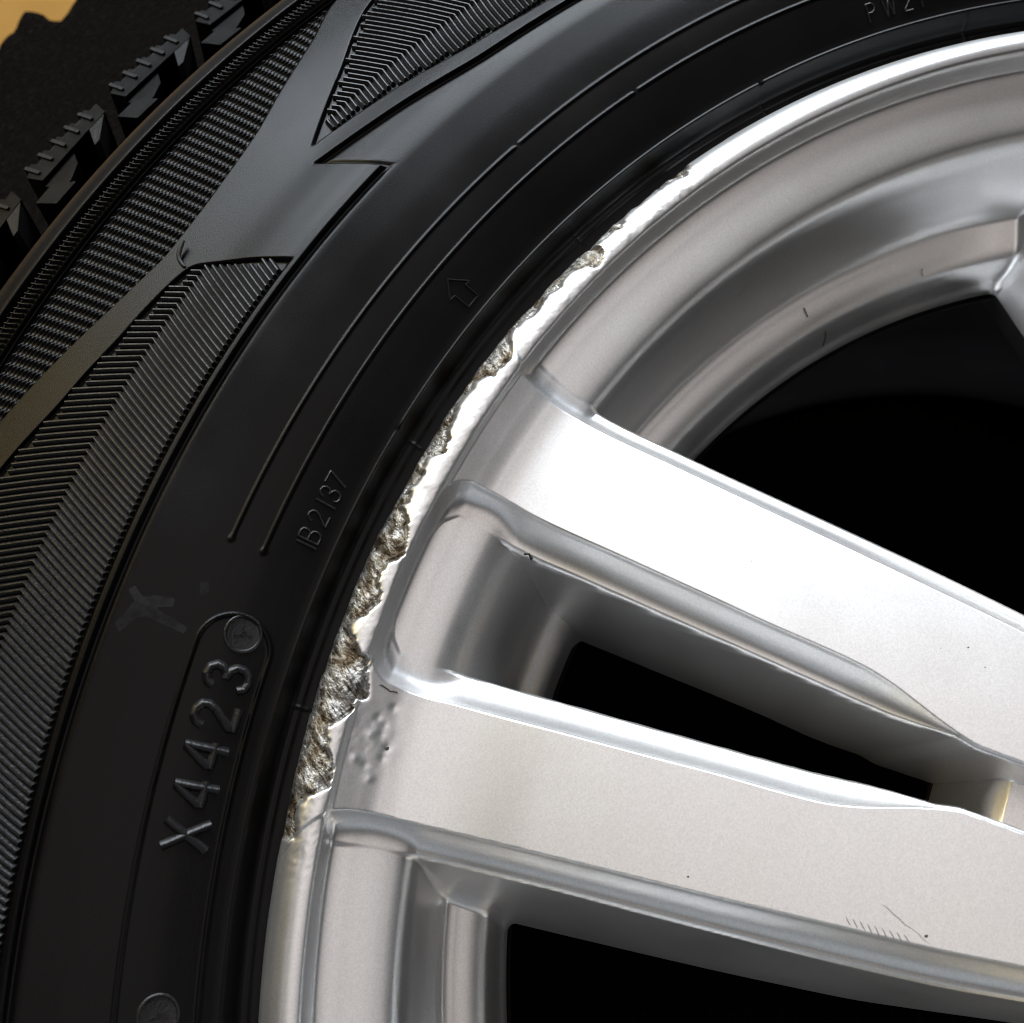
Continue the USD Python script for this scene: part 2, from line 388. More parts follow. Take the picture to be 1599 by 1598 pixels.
DENTS = [(164.89, 210.67, .25), (166.33, 211.65, .22), (166.95, 210.04, .3), (167.46, 210.3, .25), (167.76, 215.18, -.25), (168.58, 211.74, -.2), (165.89, 211.48, .2), (166.5, 213.5, -.2), (165.6, 213.0, .2), (168.0, 213.2, .18)]


def build_rim():
    # rows of equal angle: fine over the part that faces the camera, coarser round the back
    th = np.r_[np.arange(92.0, 192.0, .085), np.arange(192.0, 452.0 - .25, .5)]
    r = np.r_[np.arange(.020, .076, .0012), np.arange(.076, .165, .00040), np.arange(.165, .2255, .00026), [.2255]]
    R, T = np.meshgrid(r, th, indexing='ij')
    h, kind, which, zf = rim_height(T, R)
    # hand-scale unevenness of the casting and paint
    X, Y = R * np.cos(np.radians(T)), R * np.sin(np.radians(T))
    fine = (T > 120) & (T < 180) & (R > .200)
    P3 = np.stack([X[fine], Y[fine], h[fine]], -1)
    t_, r_ = T[fine], R[fine] / mm
    near_f = sstep(126, 131, t_) * (1 - sstep(172, 175, t_)) * sstep(216.5, 219, r_)
    n1 = meshkit.fbm(P3 * 420, 4) - .5
    n2 = meshkit.fbm(P3 * 1500, 3, 5) - .5
    dz = near_f * (.00028 * n1 + .00012 * n2)
    dmg = inside(DMG_POLY, t_ + .10 * (meshkit.noise(P3 * 1300, 3) - .5), r_ + .9 * (meshkit.noise(P3 * 1100, 9) - .5))
    # gouged metal: torn steps slanting across the lip
    ang = np.radians(t_)
    s1 = t_ * 3.9 + r_ * .55
    step = meshkit.noise(np.stack([s1 * .42, r_ * .25, t_ * 0], -1), 21)
    stria = meshkit.fbm(np.stack([(t_ * 3.9 + r_ * 1.1) * 2.6, (r_ - t_ * 1.5) * .35, t_ * 0], -1), 4, 31) - .5
    gouge = -.0003 - .0012 * step - .0011 * stria + .0007 * n1 + .0004 * n2
    # the worn lip slopes off to the outside
    gouge -= .0007 * sstep(221.5, 225.5, r_)
    full = np.zeros(R.shape, bool)
    full[fine] = dmg
    edge_d = distance_transform_edt(full, sampling=(.26, .335))[fine]
    gouge = gouge * sstep(0, .7, edge_d) - .0007 * np.exp(-((edge_d - .35) / .28) ** 2)
    chunk = meshkit.noise(np.stack([t_ * 3.9 * .33 + 5, r_ * .22, t_ * 0], -1), 77)
    gouge += .0009 * (np.floor(chunk * 5) / 5 - .4)
    dz = np.where(dmg, gouge, dz)
    out_d = distance_transform_edt(~full, sampling=(.26, .335))[fine]
    dz = np.where(dmg, dz, dz - .00045 * np.clip(1 - out_d / .9, 0, 1) ** 2)
    for (a0, r0, dd) in DENTS:
        q = ((t_ - a0) * np.radians(1) * r0) ** 2 + (r_ - r0) ** 2
        dz -= .7 * dd * mm * np.exp(-q / .55)
    root = np.exp(-(((t_ - 166.6) * 3.7) ** 2 + (r_ - 213.5) ** 2) / 30)
    dz += root * .0004 * (meshkit.fbm(P3 * 260, 3, 8) - .5)
    h[fine] += dz
    dm = np.zeros(R.shape, bool)
    dm[fine] = dmg
    # erosion of the outermost edge
    lo = np.interp(T[fine], LIP_OUT[:, 0], LIP_OUT[:, 1])
    h[fine] -= .004 * sstep(0, .35, r_ - lo)
    v = np.stack([X, Y, h], -1).reshape(-1, 3)
    f = grid_faces(len(r), len(th), True)[:, ::-1]
    cut = -.049 + .481 * np.maximum(0, .178 - R)
    g = (h - cut).ravel()
    kind, which, dm = kind.ravel(), which.ravel(), dm.ravel()
    f0 = len(v)
    v, f, rimedge = clip_faces(v, f, g)
    extra = len(v) - f0
    # the back edge of the casting: a short skirt that turns under
    ids = np.unique(rimedge)
    ringc = np.hypot(v[ids, 0], v[ids, 1])
    nrm = vnormals(v, f)
    # exact slopes of the casting where no damage or dents disturb it
    dl = .00012
    dr_ = (rim_height(T, R + dl)[0] - rim_height(T, R - dl)[0]) / (2 * dl)
    da = np.degrees(dl / R)
    dt_ = (rim_height(T + da, R)[0] - rim_height(T - da, R)[0]) / (2 * dl)
    ca, sa = np.cos(np.radians(T)), np.sin(np.radians(T))
    ex = np.stack([-(dr_ * ca - dt_ * sa), -(dr_ * sa + dt_ * ca), np.ones_like(R)], -1).reshape(-1, 3)
    ex /= np.linalg.norm(ex, axis=1, keepdims=True)
    rough_w = (sstep(124, 128, T) * (1 - sstep(173, 177, T)) * np.maximum(sstep(.2150, .2175, R), sstep(.205, .2075, R) * sstep(162.5, 163.2, T) * (1 - sstep(170.0, 170.6, T)))).ravel()[:, None]
    nrm[:f0] = nrm[:f0] * rough_w + ex * (1 - rough_w)
    nrm /= np.maximum(np.linalg.norm(nrm, axis=1, keepdims=True), 1e-9)
    back = v[ids].copy()
    back[:, 2] -= .010
    back[:, :2] -= nrm[ids, :2] * .004
    remap = {a: len(v) + i for i, a in enumerate(ids)}
    sk = []
    for p, q in rimedge:
        sk += [(p, remap[q], q), (p, remap[p], remap[q])]
    sk = np.array(sk)
    # piece of every face
    fk = np.zeros(len(f), int)
    own = f.min(1)
    own = np.where(own < f0, own, f[:, 0])
    own = np.where(own < f0, own, 0)
    fkind = kind[own]
    fwhich = which[own]
    fdm = dm[own] & (f.max(1) < f0)
    a, b, c = subset(v, nrm, f, (fkind == 0) & ~fdm)
    RIM = put('alloy_rim', a, c, 'silver_paint', WHEEL, normals=b, label='five twin-spoke silver alloy rim')
    for s in range(10):
        m = (fkind == 1) & (fwhich == s) & ~fdm
        a, b, c = subset(v, nrm, f, m)
        put('spoke', a, c, 'silver_paint', RIM, normals=b)
    a, b, c = subset(v, nrm, f, (fkind == 2))
    put('hub', a, c, 'silver_paint', RIM, normals=b)
    a, b, c = subset(v, nrm, f, fdm)
    put('kerb_scrape', a, c, 'scraped_alloy', RIM, normals=b, label='torn grey and brown scraped metal along the lip')
    allv = np.vstack([v, back])
    u, inv = np.unique(sk, return_inverse=True)
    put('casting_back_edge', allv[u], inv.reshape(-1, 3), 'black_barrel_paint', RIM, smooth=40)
    return RIM


RIM = build_rim()

# barrel behind the spokes, down to the far flange
bp = np.array([(.1755, -.0490), (.1775, -.0560), (.1850, -.0610), (.1930, -.068), (.1965, -.080), (.1965, -.110), (.1960, -.128), (.1925, -.138), (.1880, -.146), (.1850, -.152), (.1845, -.157), (.1870, -.163), (.1950, -.170), (.2080, -.178), (.2150, -.184), (.2185, -.192), (.2190, -.198), (.2160, -.2005)])
s_ = np.r_[0, np.cumsum(np.linalg.norm(np.diff(bp, axis=0), axis=1))]
sp = Pchip(s_, bp)
bprof = sp(np.linspace(0, s_[-1], 90))
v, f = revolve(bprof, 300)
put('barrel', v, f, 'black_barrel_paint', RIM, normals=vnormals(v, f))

# ---------------------------------------------------------------- the tyre
TZ = pch([(224.5, -6.5), (226.8, -6.2), (228.5, -5.5), (230.2, -3.0), (231.3, -1.2), (233.0, -.6), (238, 1.2), (243, 2.8), (249, 3.9), (257, 4.6), (262.5, 4.6), (267, 3.8), (272, 1.9), (280, -1.8), (290, -5.2), (298, -8.2), (304.5, -11.0), (312.5, -14.8), (317, -17.6), (320.5, -20.0), (322.5, -22.3), (324.5, -27.0), (328, -37.0), (333, -46.0), (337, -52.0)])
L3U = pch([(100, 267.6), (120, 267.7), (128.6, 268.4), (133.8, 269.4), (138.8, 273.5), (143.3, 277.9), (146, 281)], 1)
POUT = pch([(147.9, 266.5), (148.2, 269.5), (148.7, 274.5), (149.4, 280.2), (150.03, 284.4), (150.7, 285.6), (152.4, 287.3), (154.2, 288.8), (155.6, 290.5), (157.5, 292.6), (159.2, 295.2), (160.5, 297.0), (165, 301.5), (170, 304.5), (180, 306.5), (200, 307), (212, 300), (220, 268)], 1)
PUOUT = pch([(85, 268), (95, 300), (110, 306.5), (120, 307.5), (130, 306), (134.64, 301.8), (138.87, 290.6), (143.0, 280.6), (143.4, 279.6)], 1)
PUIN = pch([(85, 269), (120, 270.8), (130, 271.8), (134.4, 273.8), (135.3, 274.6), (137.5, 277.0), (139.2, 278.5), (140.9, 280.0), (142.4, 281.3), (143.3, 281.8)], 1)
KIN = pch([(110, 309), (135.2, 309), (138.3, 302.7), (141, 298.0), (143.6, 293.9), (146, 292.0), (147.4, 291.3), (149.6, 291.0), (151.8, 292.8), (154.5, 296.4), (156.7, 299.6), (158.8, 302.4), (163, 306.5), (166, 309), (215, 309)], 1)


def capsule(t, r):
    """distance (mm) to the outline of the plate round the date code; negative inside"""
    s, q = (t - 164.55) * math.radians(1) * 241.7, r - 241.7
    return np.hypot(np.minimum(s, 0), q) - 6.5


def tyre_relief(t, r):
    """relief in mm on the tyre's side at angle t (degrees) and radius r (mm)"""
    z = np.zeros(np.broadcast(t, r).shape)
    arc = math.radians(1) * r
    # raised shoulder region with the lightning-shaped step
    tn = np.minimum(141.91 + (r - 265.4) * (143.33 - 141.91) / (278.2 - 265.4), 143.4)
    A = np.minimum(r - 265.3, (t - tn) * arc * .9)
    B = r - L3U(t) - 100 * (t > 143.6)
    d = np.maximum(A, B)
    z += 1.1 * sstep(-.35, .25, d) - .35 * np.exp(-((d + .7) / .5) ** 2)
    # recessed ribbed panels
    e = .02
    so = (POUT(t + e) - POUT(t - e)) / (2 * e * arc)
    dl = np.minimum.reduce([r - 266.7, (POUT(t) - r) / np.sqrt(1 + so * so), (220 - t) * arc])
    dl = np.where(t < 147.9, -9, dl)
    su = (PUOUT(t + e) - PUOUT(t - e)) / (2 * e * arc)
    si = (PUIN(t + e) - PUIN(t - e)) / (2 * e * arc)
    du = np.minimum((r - PUIN(t)) / np.sqrt(1 + si * si), (PUOUT(t) - r) / np.sqrt(1 + su * su))
    du = np.where(t > 143.35, -9, du)
    z -= 1.15 * sstep(-.15, .35, np.maximum(dl, du))
    # knurled band
    sk = (KIN(t + e) - KIN(t - e)) / (2 * e * arc)
    dk = np.minimum((r - KIN(t)) / np.sqrt(1 + sk * sk), 309.2 - r)
    z -= (1.35 - .75 * (.5 + .5 * np.cos(2 * np.pi * (t - 134.6) / .447)) * (.5 + .5 * np.cos(2 * np.pi * (r - 308.6) / .98))) * sstep(-.15, .25, dk)
    # grooves on both sides of the serrated ridge, and the shoulder rib
    z -= 1.9 * sstep(309.4, 309.9, r) * (1 - sstep(310.5, 311.1, r))
    z -= 1.2 * sstep(311.0, 311.4, r) * (1 - sstep(314.4, 314.9, r))
    z -= 2.4 * sstep(314.7, 315.1, r) * (1 - sstep(316.2, 316.9, r))
    z += .5 * np.exp(-((r - 317.4) / .5) ** 2)
    # fine circumferential lines
    z += .42 * np.exp(-((r - 231.4) / .28) ** 2)
    gap = 1 - np.exp(-((t - 151.82) / .22) ** 2) - np.exp(-((t - 122.54) / .15) ** 2)
    z -= .42 * np.exp(-((r - 231.4) / .28) ** 2) * (1 - gap)
    on1 = (1 - sstep(159.95, 160.05, t)) * (1 - np.exp(-((t - 136.58) / .16) ** 2)) * sstep(60, 61, t)
    on2 = (1 - sstep(159.95, 160.05, t)) * (1 - np.exp(-((t - 129.54) / .16) ** 2)) * sstep(60, 61, t)
    z += .40 * on1 * np.exp(-((r - 249.15) / .30) ** 2) + .40 * on2 * np.exp(-((r - 243.05) / .30) ** 2)
    for c in (249.15, 243.05):        # small drops where the lines end
        z += .45 * np.exp(-(((t - 160.1) * arc) ** 2 + (r - c) ** 2) / .30)
    # channel next to the rim flange
    z -= .5 * np.exp(-((r - 229.2) / .9) ** 2) - .25 * np.exp(-((r - 227.6) / .35) ** 2)
    for c in (122.54, 136.92, 151.82, 166.05, 108.0):
        z += .28 * np.exp(-((t - c) * arc / .28) ** 2) * sstep(225.4, 226.4, r) * (1 - sstep(230.6, 231.3, r))
    # date-code plate
    dc = capsule(t, r)
    on = (t < 183)
    z += on * (.30 * np.exp(-((dc) / .28) ** 2) - .28 * (1 - sstep(-.5, 0, dc)))
    return z


def tyre_z(t, r):
    return TZ(r * mm) + tyre_relief(t, r) * mm


def tyre_xyz(t, r, lift=0.0):
    z = tyre_z(t, r) + lift
    a = np.radians(t)
    return np.stack([r * mm * np.cos(a), r * mm * np.sin(a), z], -1)


def build_tyre():
    t = np.r_[np.arange(94.0, 186.0, .075), np.arange(186.0, 454.0 - .2, .4)]
    r = np.r_[np.arange(224.5, 234, .22), np.arange(234, 264.5, .26), np.arange(264.5, 270.5, .2), np.arange(270.5, 290, .27), np.arange(290, 309.6, .15), np.arange(309.6, 326, .2), np.arange(326, 337.01, .6)]
    R, T = np.meshgrid(r, t, indexing='ij')
    Tm = np.mod(T, 360)
    v = tyre_xyz(Tm, R).reshape(-1, 3)
    f = grid_faces(len(r), len(t), True)[:, ::-1]
    # tread and far side, joined on at the shoulder
    far = np.array([(.3370, -.052), (.3385, -.070), (.3395, -.1025), (.3385, -.135), (.337, -.155), (.327, -.175), (.312, -.189), (.290, -.2005), (.258, -.2078), (.243, -.2072), (.232, -.203), (.2245, -.1975)])
    q = np.r_[0, np.cumsum(np.linalg.norm(np.diff(far, axis=0), axis=1))]
    fp = Pchip(q, far)(np.linspace(0, q[-1], 40))
    v2, f2 = revolve(fp, 480)
    n1, n2 = vnormals(v, f), vnormals(v2, f2[:, ::-1])
    return put('tyre', np.vstack([v, v2]), np.vstack([f, f2[:, ::-1] + len(v)]), 'rubber', WHEEL, normals=np.vstack([n1, n2]), label='black studless winter tyre')


TYRE = build_tyre()


def strip(path_tr, width, height, sink=.25, taper=.6, lift=0.0, flat=False):
    """A raised bar of trapezoid section along a polyline of (degrees, mm) on the tyre's side. Sizes in mm."""
    p = np.asarray(path_tr, float)
    if flat:
        base = TZ(p[:, 1] * mm)
    else:
        base = tyre_z(p[:, 0], p[:, 1])
    a = np.radians(p[:, 0])
    P3 = np.stack([p[:, 1] * mm * np.cos(a), p[:, 1] * mm * np.sin(a), base + lift * mm], -1)
    tan = np.gradient(P3, axis=0)
    tan /= np.linalg.norm(tan, axis=1, keepdims=True)
    up = np.tile([0, 0, 1.0], (len(p), 1))
    rad = np.stack([np.cos(a), np.sin(a), 0 * a], -1)
    sl = np.clip((TZ(p[:, 1] * mm + 4e-4) - TZ(p[:, 1] * mm - 4e-4)) / 8e-4, -1.5, 1.5)
    up = up - rad * sl[:, None]
    up /= np.linalg.norm(up, axis=1, keepdims=True)
    side = np.cross(tan, up)
    side /= np.linalg.norm(side, axis=1, keepdims=True)
    w, hh, tp = width * mm / 2, height * mm, width * mm / 2 * taper
    sec = [(-w, -sink * mm), (-w * .96, hh * .45), (-tp, hh), (tp, hh), (w * .96, hh * .45), (w, -sink * mm)]
    rows_ = np.stack([P3 + side * s0 + up * h0 for s0, h0 in sec], 1)      # n x 6
    v = rows_.reshape(-1, 3)
    nrow, m = len(p), len(sec)
    f = []
    for i in range(nrow - 1):
        for j in range(m - 1):
            q = i * m + j
            f += [(q, q + 1, q + m + 1), (q, q + m + 1, q + m)]
    for i, flip in ((0, 1), (nrow - 1, 0)):
        o = i * m
        for j in range(1, m - 1):
            f.append((o, o + j + 1, o + j) if flip else (o, o + j, o + j + 1))
    return v, np.array(f)


def check_out(v, f):
    m = trimesh.Trimesh(v, f, process=False)
    return (v, f[:, ::-1]) if m.volume < 0 else (v, f)


# ribs of the two panels: each a chevron from the outer border over a bend to the inner border
def rib_path(ta, panel):
    rr = np.r_[np.linspace(308, 282.0, 15), np.linspace(282.0, 266.0, 12)[1:]] if panel == 'low' else np.r_[np.linspace(308, 283.6, 15), np.linspace(283.6, 270, 10)[1:]]
    ra = 282.0 if panel == 'low' else 283.6
    ko, ki = (.085, .108) if panel == 'low' else (.088, .070)
    tt = ta + np.where(rr > ra, (rr - ra) * ko, (ra - rr) * ki)
    if panel == 'low':
        e = .02
        so = (POUT(tt + e) - POUT(tt - e)) / (2 * e * math.radians(1) * rr)
        ok = (rr > 266.4) & ((POUT(tt) - rr) / np.sqrt(1 + so * so) > .25) & (tt > 148.2)
    else:
        su = (PUOUT(tt + .02) - PUOUT(tt - .02)) / (.04 * math.radians(1) * rr)
        ok = (rr > PUIN(tt) + .1) & ((PUOUT(tt) - rr) / np.sqrt(1 + su * su) > .3) & (tt < 143.2)
    return np.stack([tt, rr], -1)[ok]


nrib = 0
for panel, angles in (('low', np.arange(147.1, 182.5, .29)), ('up', np.arange(142.3, 121.5, -.295))):
    for ta in angles:
        p = rib_path(ta, panel)
        if len(p) < 3:
            continue
        put('rib', *check_out(*strip(p, 1.16, 1.0, sink=.2, taper=.22)), 'moulded_rubber', TYRE)
        nrib += 1

# knurled band: rows of small raised drops, too fine to pick apart one by one
vs, fs, o = [], [], 0
for i, t0 in enumerate(np.arange(134.6, 181.0, .447)):
    r0 = float(KIN(t0)) + .5
    for r1 in np.arange(308.6 - .0, r0, -.98):
        rc = r1 + .10 * (i % 2)
        base = float(TZ(rc * mm)) - .00050
        ca, sa = math.cos(math.radians(t0)), math.sin(math.radians(t0))
        slope = float(TZ((rc + .3) * mm) - TZ((rc - .3) * mm)) / (.6 * mm)
        for (k_, h) in ((1.0, -.25), (.62, .34), (0, .50)):
            for j in range(8 if k_ else 1):
                w = 2 * math.pi * j / 8
                tang, rad = -k_ * (.86 + .14 * math.cos(w)) * math.cos(w), .28 * k_ * math.sin(w) * (1.0 - .35 * math.cos(w))
                x, y = (rc + rad) * ca + tang * sa, (rc + rad) * sa - tang * ca
                vs.append((x * mm, y * mm, base + h * mm + slope * rad * mm))
        for j in range(8):
            j2 = (j + 1) % 8
            fs += [(o + j, o + j2, o + 8 + j2), (o + j, o + 8 + j2, o + 8 + j), (o + 8 + j, o + 8 + j2, o + 16)]
        o += 17
vs, fs = np.array(vs), np.array(fs)
nn = np.cross(vs[fs[:, 1]] - vs[fs[:, 0]], vs[fs[:, 2]] - vs[fs[:, 0]])
fs[nn[:, 2] < 0] = fs[nn[:, 2] < 0][:, ::-1]
put('knurled_band', vs, fs, 'moulded_rubber', TYRE, smooth=True, kind='stuff')

# serrations on the thin ridge between the two shoulder grooves
vs, fs, o = [], [], 0
for t0 in np.arange(128.0, 181.0, .232):
    v, f = check_out(*strip([(t0 - .02, 311.2), (t0, 312.8), (t0 + .03, 314.5)], .42, 1.0, sink=.1, taper=.5))
    vs.append(v)
    fs.append(f + o)
    o += len(v)
put('serrated_ridge', np.vstack(vs), np.vstack(fs), 'moulded_rubber', TYRE, kind='stuff')

# tread lugs that stand out at the shoulder, with sipe teeth, side steps and small wedges
def prism(poly, z0, z1):
    """Upright prism over an outline of (degrees, mm); z in mm. The top edge is slightly chamfered."""
    p = np.asarray(poly, float)
    xy = np.stack([p[:, 1] * np.cos(np.radians(p[:, 0])), p[:, 1] * np.sin(np.radians(p[:, 0]))], -1) * mm
    a2 = np.sum(xy[:, 0] * np.roll(xy[:, 1], -1) - xy[:, 1] * np.roll(xy[:, 0], -1))
    if a2 < 0:
        xy = xy[::-1]
    from shapely.geometry import Polygon
    sh = Polygon(xy).buffer(0)
    m = trimesh.creation.extrude_polygon(sh, (z1 - z0) * mm, engine='earcut')
    m.apply_translation([0, 0, z0 * mm])
    m.vertices[:, 2] -= .52 * (np.hypot(m.vertices[:, 0], m.vertices[:, 1]) - .346)
    return m


PITCH = 5.05
for k in range(-3, 11):
    b = 138.0 + k * PITCH
    if b < 118 or b > 185:
        continue
    jit = rng.uniform(-.08, .08)
    b += jit
    # toothed outer lug
    out = [(b + 4.75, 343.4), (b + 4.9, 348.2)]
    for s in range(5):
        c = b + 4.25 - s * .80
        out += [(c + .36, 349.0), (c + .30, 350.3), (c, 350.5), (c - .06, 348.9)]
    out += [(b + .55, 349.2), (b + .75, 344.6)]
    m = prism(out, -92, -45.2)
    lug = put('tread_lug', m.vertices, m.faces, 'rubber', TYRE, smooth=25)
    for s in range(5):
        c = b + 4.25 - s * .80
        m = prism([(c + .34, 345.8), (c + .38, 350.7), (c + .22, 350.8), (c + .20, 345.8)], -60, -44.6)
        put('sipe_edge', m.vertices, m.faces, 'moulded_rubber', lug)
    m = prism([(b + 4.85, 342.4), (b + 2.95, 343.1), (b + 3.35, 339.4), (b + 4.15, 337.2), (b + 4.75, 337.4)], -92, -46.5)
    put('side_step', m.vertices, m.faces, 'rubber', lug)
    m = prism([(b + 1.75, 344.3), (b + 2.35, 338.7), (b + 2.05, 338.8), (b + .85, 344.4)], -92, -45.4)
    put('wedge', m.vertices, m.faces, 'moulded_rubber', lug)
    m = prism([(b + 5.85, 339.4), (b + 4.8, 339.6), (b + 4.3, 334.0), (b + 5.55, 334.0)], -92, -44.6)
    put('shoulder_tab', m.vertices, m.faces, 'rubber', lug)

# raised characters ------------------------------------------------
GLYPH = {   # strokes in a box one unit high, x to the right, y up
    'X': [[(0, 0), (.62, 1)], [(0, 1), (.62, 0)]],
    '4': [[(.46, 0), (.46, 1), (0, .32), (.62, .32)]],
    '2': [[(.03, .74), (.08, .90), (.22, .99), (.38, .98), (.52, .88), (.55, .72), (.48, .56), (.30, .36), (.12, .18), (.02, .02), (.60, .02)]],
    '3': [[(.04, .78), (.10, .92), (.26, 1.0), (.44, .96), (.54, .82), (.52, .66), (.40, .55), (.26, .53)], [(.26, .53), (.44, .49), (.57, .36), (.57, .18), (.46, .04), (.28, 0), (.12, .05), (.03, .20)]],
    '1': [[(.10, 0), (.10, 1)]],
    'I': [[(.10, 0), (.10, 1)]],
    'B': [[(.04, 0), (.04, 1), (.34, 1), (.50, .92), (.54, .76), (.48, .60), (.34, .53), (.04, .53)], [(.34, .53), (.54, .44), (.60, .27), (.54, .09), (.36, 0), (.04, 0)]],
    '7': [[(0, .98), (.60, .98), (.22, 0)]],
    'P': [[(.04, 0), (.04, 1), (.38, 1), (.55, .90), (.58, .74), (.52, .58), (.36, .50), (.04, .50)]],
    'W': [[(0, 1), (.20, 0), (.42, .85), (.64, 0), (.84, 1)]],
}


def character(ch, tc, rc, height, width, relief, name='raised_character'):
    """One character with its foot towards the hub, reading anticlockwise round the wheel."""
    vs, fs, o = [], [], 0
    gw = max(x for s in GLYPH[ch] for x, _ in s)
    for st in GLYPH[ch]:
        st = np.array(st, float)
        q = np.r_[0, np.cumsum(np.linalg.norm(np.diff(st, axis=0), axis=1))]
        at = np.unique(np.r_[q, np.linspace(0, q[-1], 8)])
        st = np.stack([np.interp(at, q, st[:, 0]), np.interp(at, q, st[:, 1])], 1)
        r = rc + (st[:, 1] - .5) * height
        t = tc - np.degrees((st[:, 0] - gw / 2) * height / rc)
        v, f = check_out(*strip(np.stack([t, r], -1), width, relief, sink=.4, taper=.22))
        vs.append(v)
        fs.append(f + o)
        o += len(v)
    return put(name, np.vstack(vs), np.vstack(fs), 'moulded_rubber', TYRE, smooth=50)


for ch, t0 in zip('X4423', (172.3, 170.6, 169.0, 167.38, 165.72)):
    character(ch, t0, 241.1, 7.3, 1.75, 1.05)
for ch, t0 in zip('IB2137', (159.05, 158.55, 157.65, 156.95, 156.4, 155.7)):
    character(ch, t0, 236.6, 3.9, .62, .45)
for ch, t0 in zip('PW21', (114.3, 113.1, 111.9, 111.0)):
    character(ch, t0, 236.3, 3.9, .55, .30)

# outline arrow
ar = np.array([(144.25, 240.4), (143.50, 237.0), (143.80, 237.2), (143.74, 233.9), (144.53, 233.9), (144.61, 237.3), (144.98, 237.5), (144.25, 240.4)])
q = np.r_[0, np.cumsum(np.hypot(np.diff(ar[:, 0]) * 4.1, np.diff(ar[:, 1])))]
at = np.unique(np.r_[q, np.linspace(0, q[-1], 24)])
put('raised_arrow', *check_out(*strip(np.stack([np.interp(at, q, ar[:, 0]), np.interp(at, q, ar[:, 1])], 1), .42, .42, sink=.4, taper=.4)), 'moulded_rubber', TYRE)

# round date-stamp screws beside the code: rim, dished face, arrow slot
for (tc, rc) in ((163.74, 241.0), (179.20, 241.4)):
    prof = np.array([(3.55, -.5), (3.55, .30), (3.40, .42), (3.15, .42), (3.0, .20), (2.85, .10), (1.0, .06), (.02, .06)]) * mm
    v, f = revolve(prof, 48)
    c = tyre_xyz(np.array(tc), np.array(rc))
    m = trimesh.Trimesh(v, f[:, ::-1], process=False)
    m.fix_normals()
    ra = math.radians(tc)
    tilt = trimesh.transformations.rotation_matrix(-math.atan(float(TZ((rc + 2) * mm) - TZ((rc - 2) * mm)) / (4 * mm)), [-math.sin(ra), math.cos(ra), 0])
    m.apply_transform(tilt)
    screw = put('date_stamp', np.array(m.vertices) + c, m.faces, 'moulded_rubber', TYRE, smooth=35)
    vs, fs, o = [], [], 0
    for (ax, ay, bx, by) in ((-1.5, -.1, .4, .15), (.4, .15, 1.7, -.2), (.1, 1.1, .5, .1), (-.3, .2, .4, .15)):
        d = np.array([bx - ax, by - ay])
        L = np.hypot(*d)
        m = trimesh.creation.box([L * mm, .45 * mm, .35 * mm])
        m.apply_transform(trimesh.transformations.rotation_matrix(math.atan2(d[1], d[0]), [0, 0, 1]))
        m.apply_translation(np.array([(ax + bx) / 2, (ay + by) / 2, .22]) * mm)
        m.apply_transform(tilt)
        m.apply_translation(c)
        vs.append(m.vertices)
        fs.append(m.faces + o)
        o += len(m.vertices)
    put('stamp_arrow', np.vstack(vs), np.vstack(fs), 'moulded_rubber', screw)

# vent whisker left from the mould, standing on the shoulder
def tube(pts, radii, n=8):
    pts = np.asarray(pts, float)
    radii = np.broadcast_to(radii, len(pts))
    tan = np.gradient(pts, axis=0)
    tan /= np.linalg.norm(tan, axis=1, keepdims=True)
    ref = np.array([.3, .2, .93])
    a = np.cross(tan, ref)
    a /= np.linalg.norm(a, axis=1, keepdims=True)
    b = np.cross(tan, a)
    t = np.linspace(0, 2 * np.pi, n, endpoint=False)
    v = (pts[:, None] + radii[:, None, None] * (np.cos(t)[None, :, None] * a[:, None] + np.sin(t)[None, :, None] * b[:, None])).reshape(-1, 3)
    f = grid_faces(len(pts), n, True)
    caps = [[0, j, j + 1] for j in range(1, n - 1)] + [[(len(pts) - 1) * n, (len(pts) - 1) * n + j + 1, (len(pts) - 1) * n + j] for j in range(1, n - 1)]
    return check_out(v, np.vstack([f, caps]))


p = [tyre_xyz(np.array(t), np.array(r), l * mm) for t, r, l in ((149.26, 289.1, 1.6), (149.55, 288.7, 1.3), (149.85, 288.2, .9), (150.02, 287.4, .5), (150.13, 286.2, .35), (150.16, 285.6, .25))]
put('vent_whisker', *tube(p, [.00045, .0005, .0005, .00045, .00038, .0002]), 'black_fibre', TYRE, smooth=60)

# dull scuff marks on the side of the tyre
def patch(poly_tr, lift):
    from shapely.geometry import Polygon
    p = np.asarray(poly_tr, float)
    sh = Polygon(np.stack([p[:, 0] * 4.4, p[:, 1]], -1)).buffer(.35).buffer(-.1)
    v2, f2 = trimesh.creation.triangulate_polygon(sh, engine='earcut')
    v2, f2 = trimesh.remesh.subdivide_to_size(np.c_[v2, np.zeros(len(v2))], f2, .6)
    v = tyre_xyz(v2[:, 0] / 4.4, v2[:, 1], lift)
    nz = np.cross(v[f2[:, 1]] - v[f2[:, 0]], v[f2[:, 2]] - v[f2[:, 0]])[:, 2]
    f2 = np.array(f2)
    f2[nz < 0] = f2[nz < 0][:, ::-1]
    return v, f2


for poly in ([(163.30, 261.6), (163.62, 259.6), (163.40, 257.4), (163.30, 254.4), (163.55, 254.3), (163.75, 256.9), (163.90, 256.6), (164.05, 253.6), (164.25, 250.6), (164.42, 250.8), (164.33, 254.0), (164.20, 257.6), (164.35, 259.4), (165.05, 261.4), (164.80, 262.2), (164.10, 260.9), (163.80, 260.4), (163.45, 262.2)],
             [(162.3, 250.9), (162.75, 250.2), (162.6, 249.2), (162.2, 250.0)]):
    put('scuff_mark', *patch(poly, .00006), 'scuffed_rubber', TYRE, smooth=True)

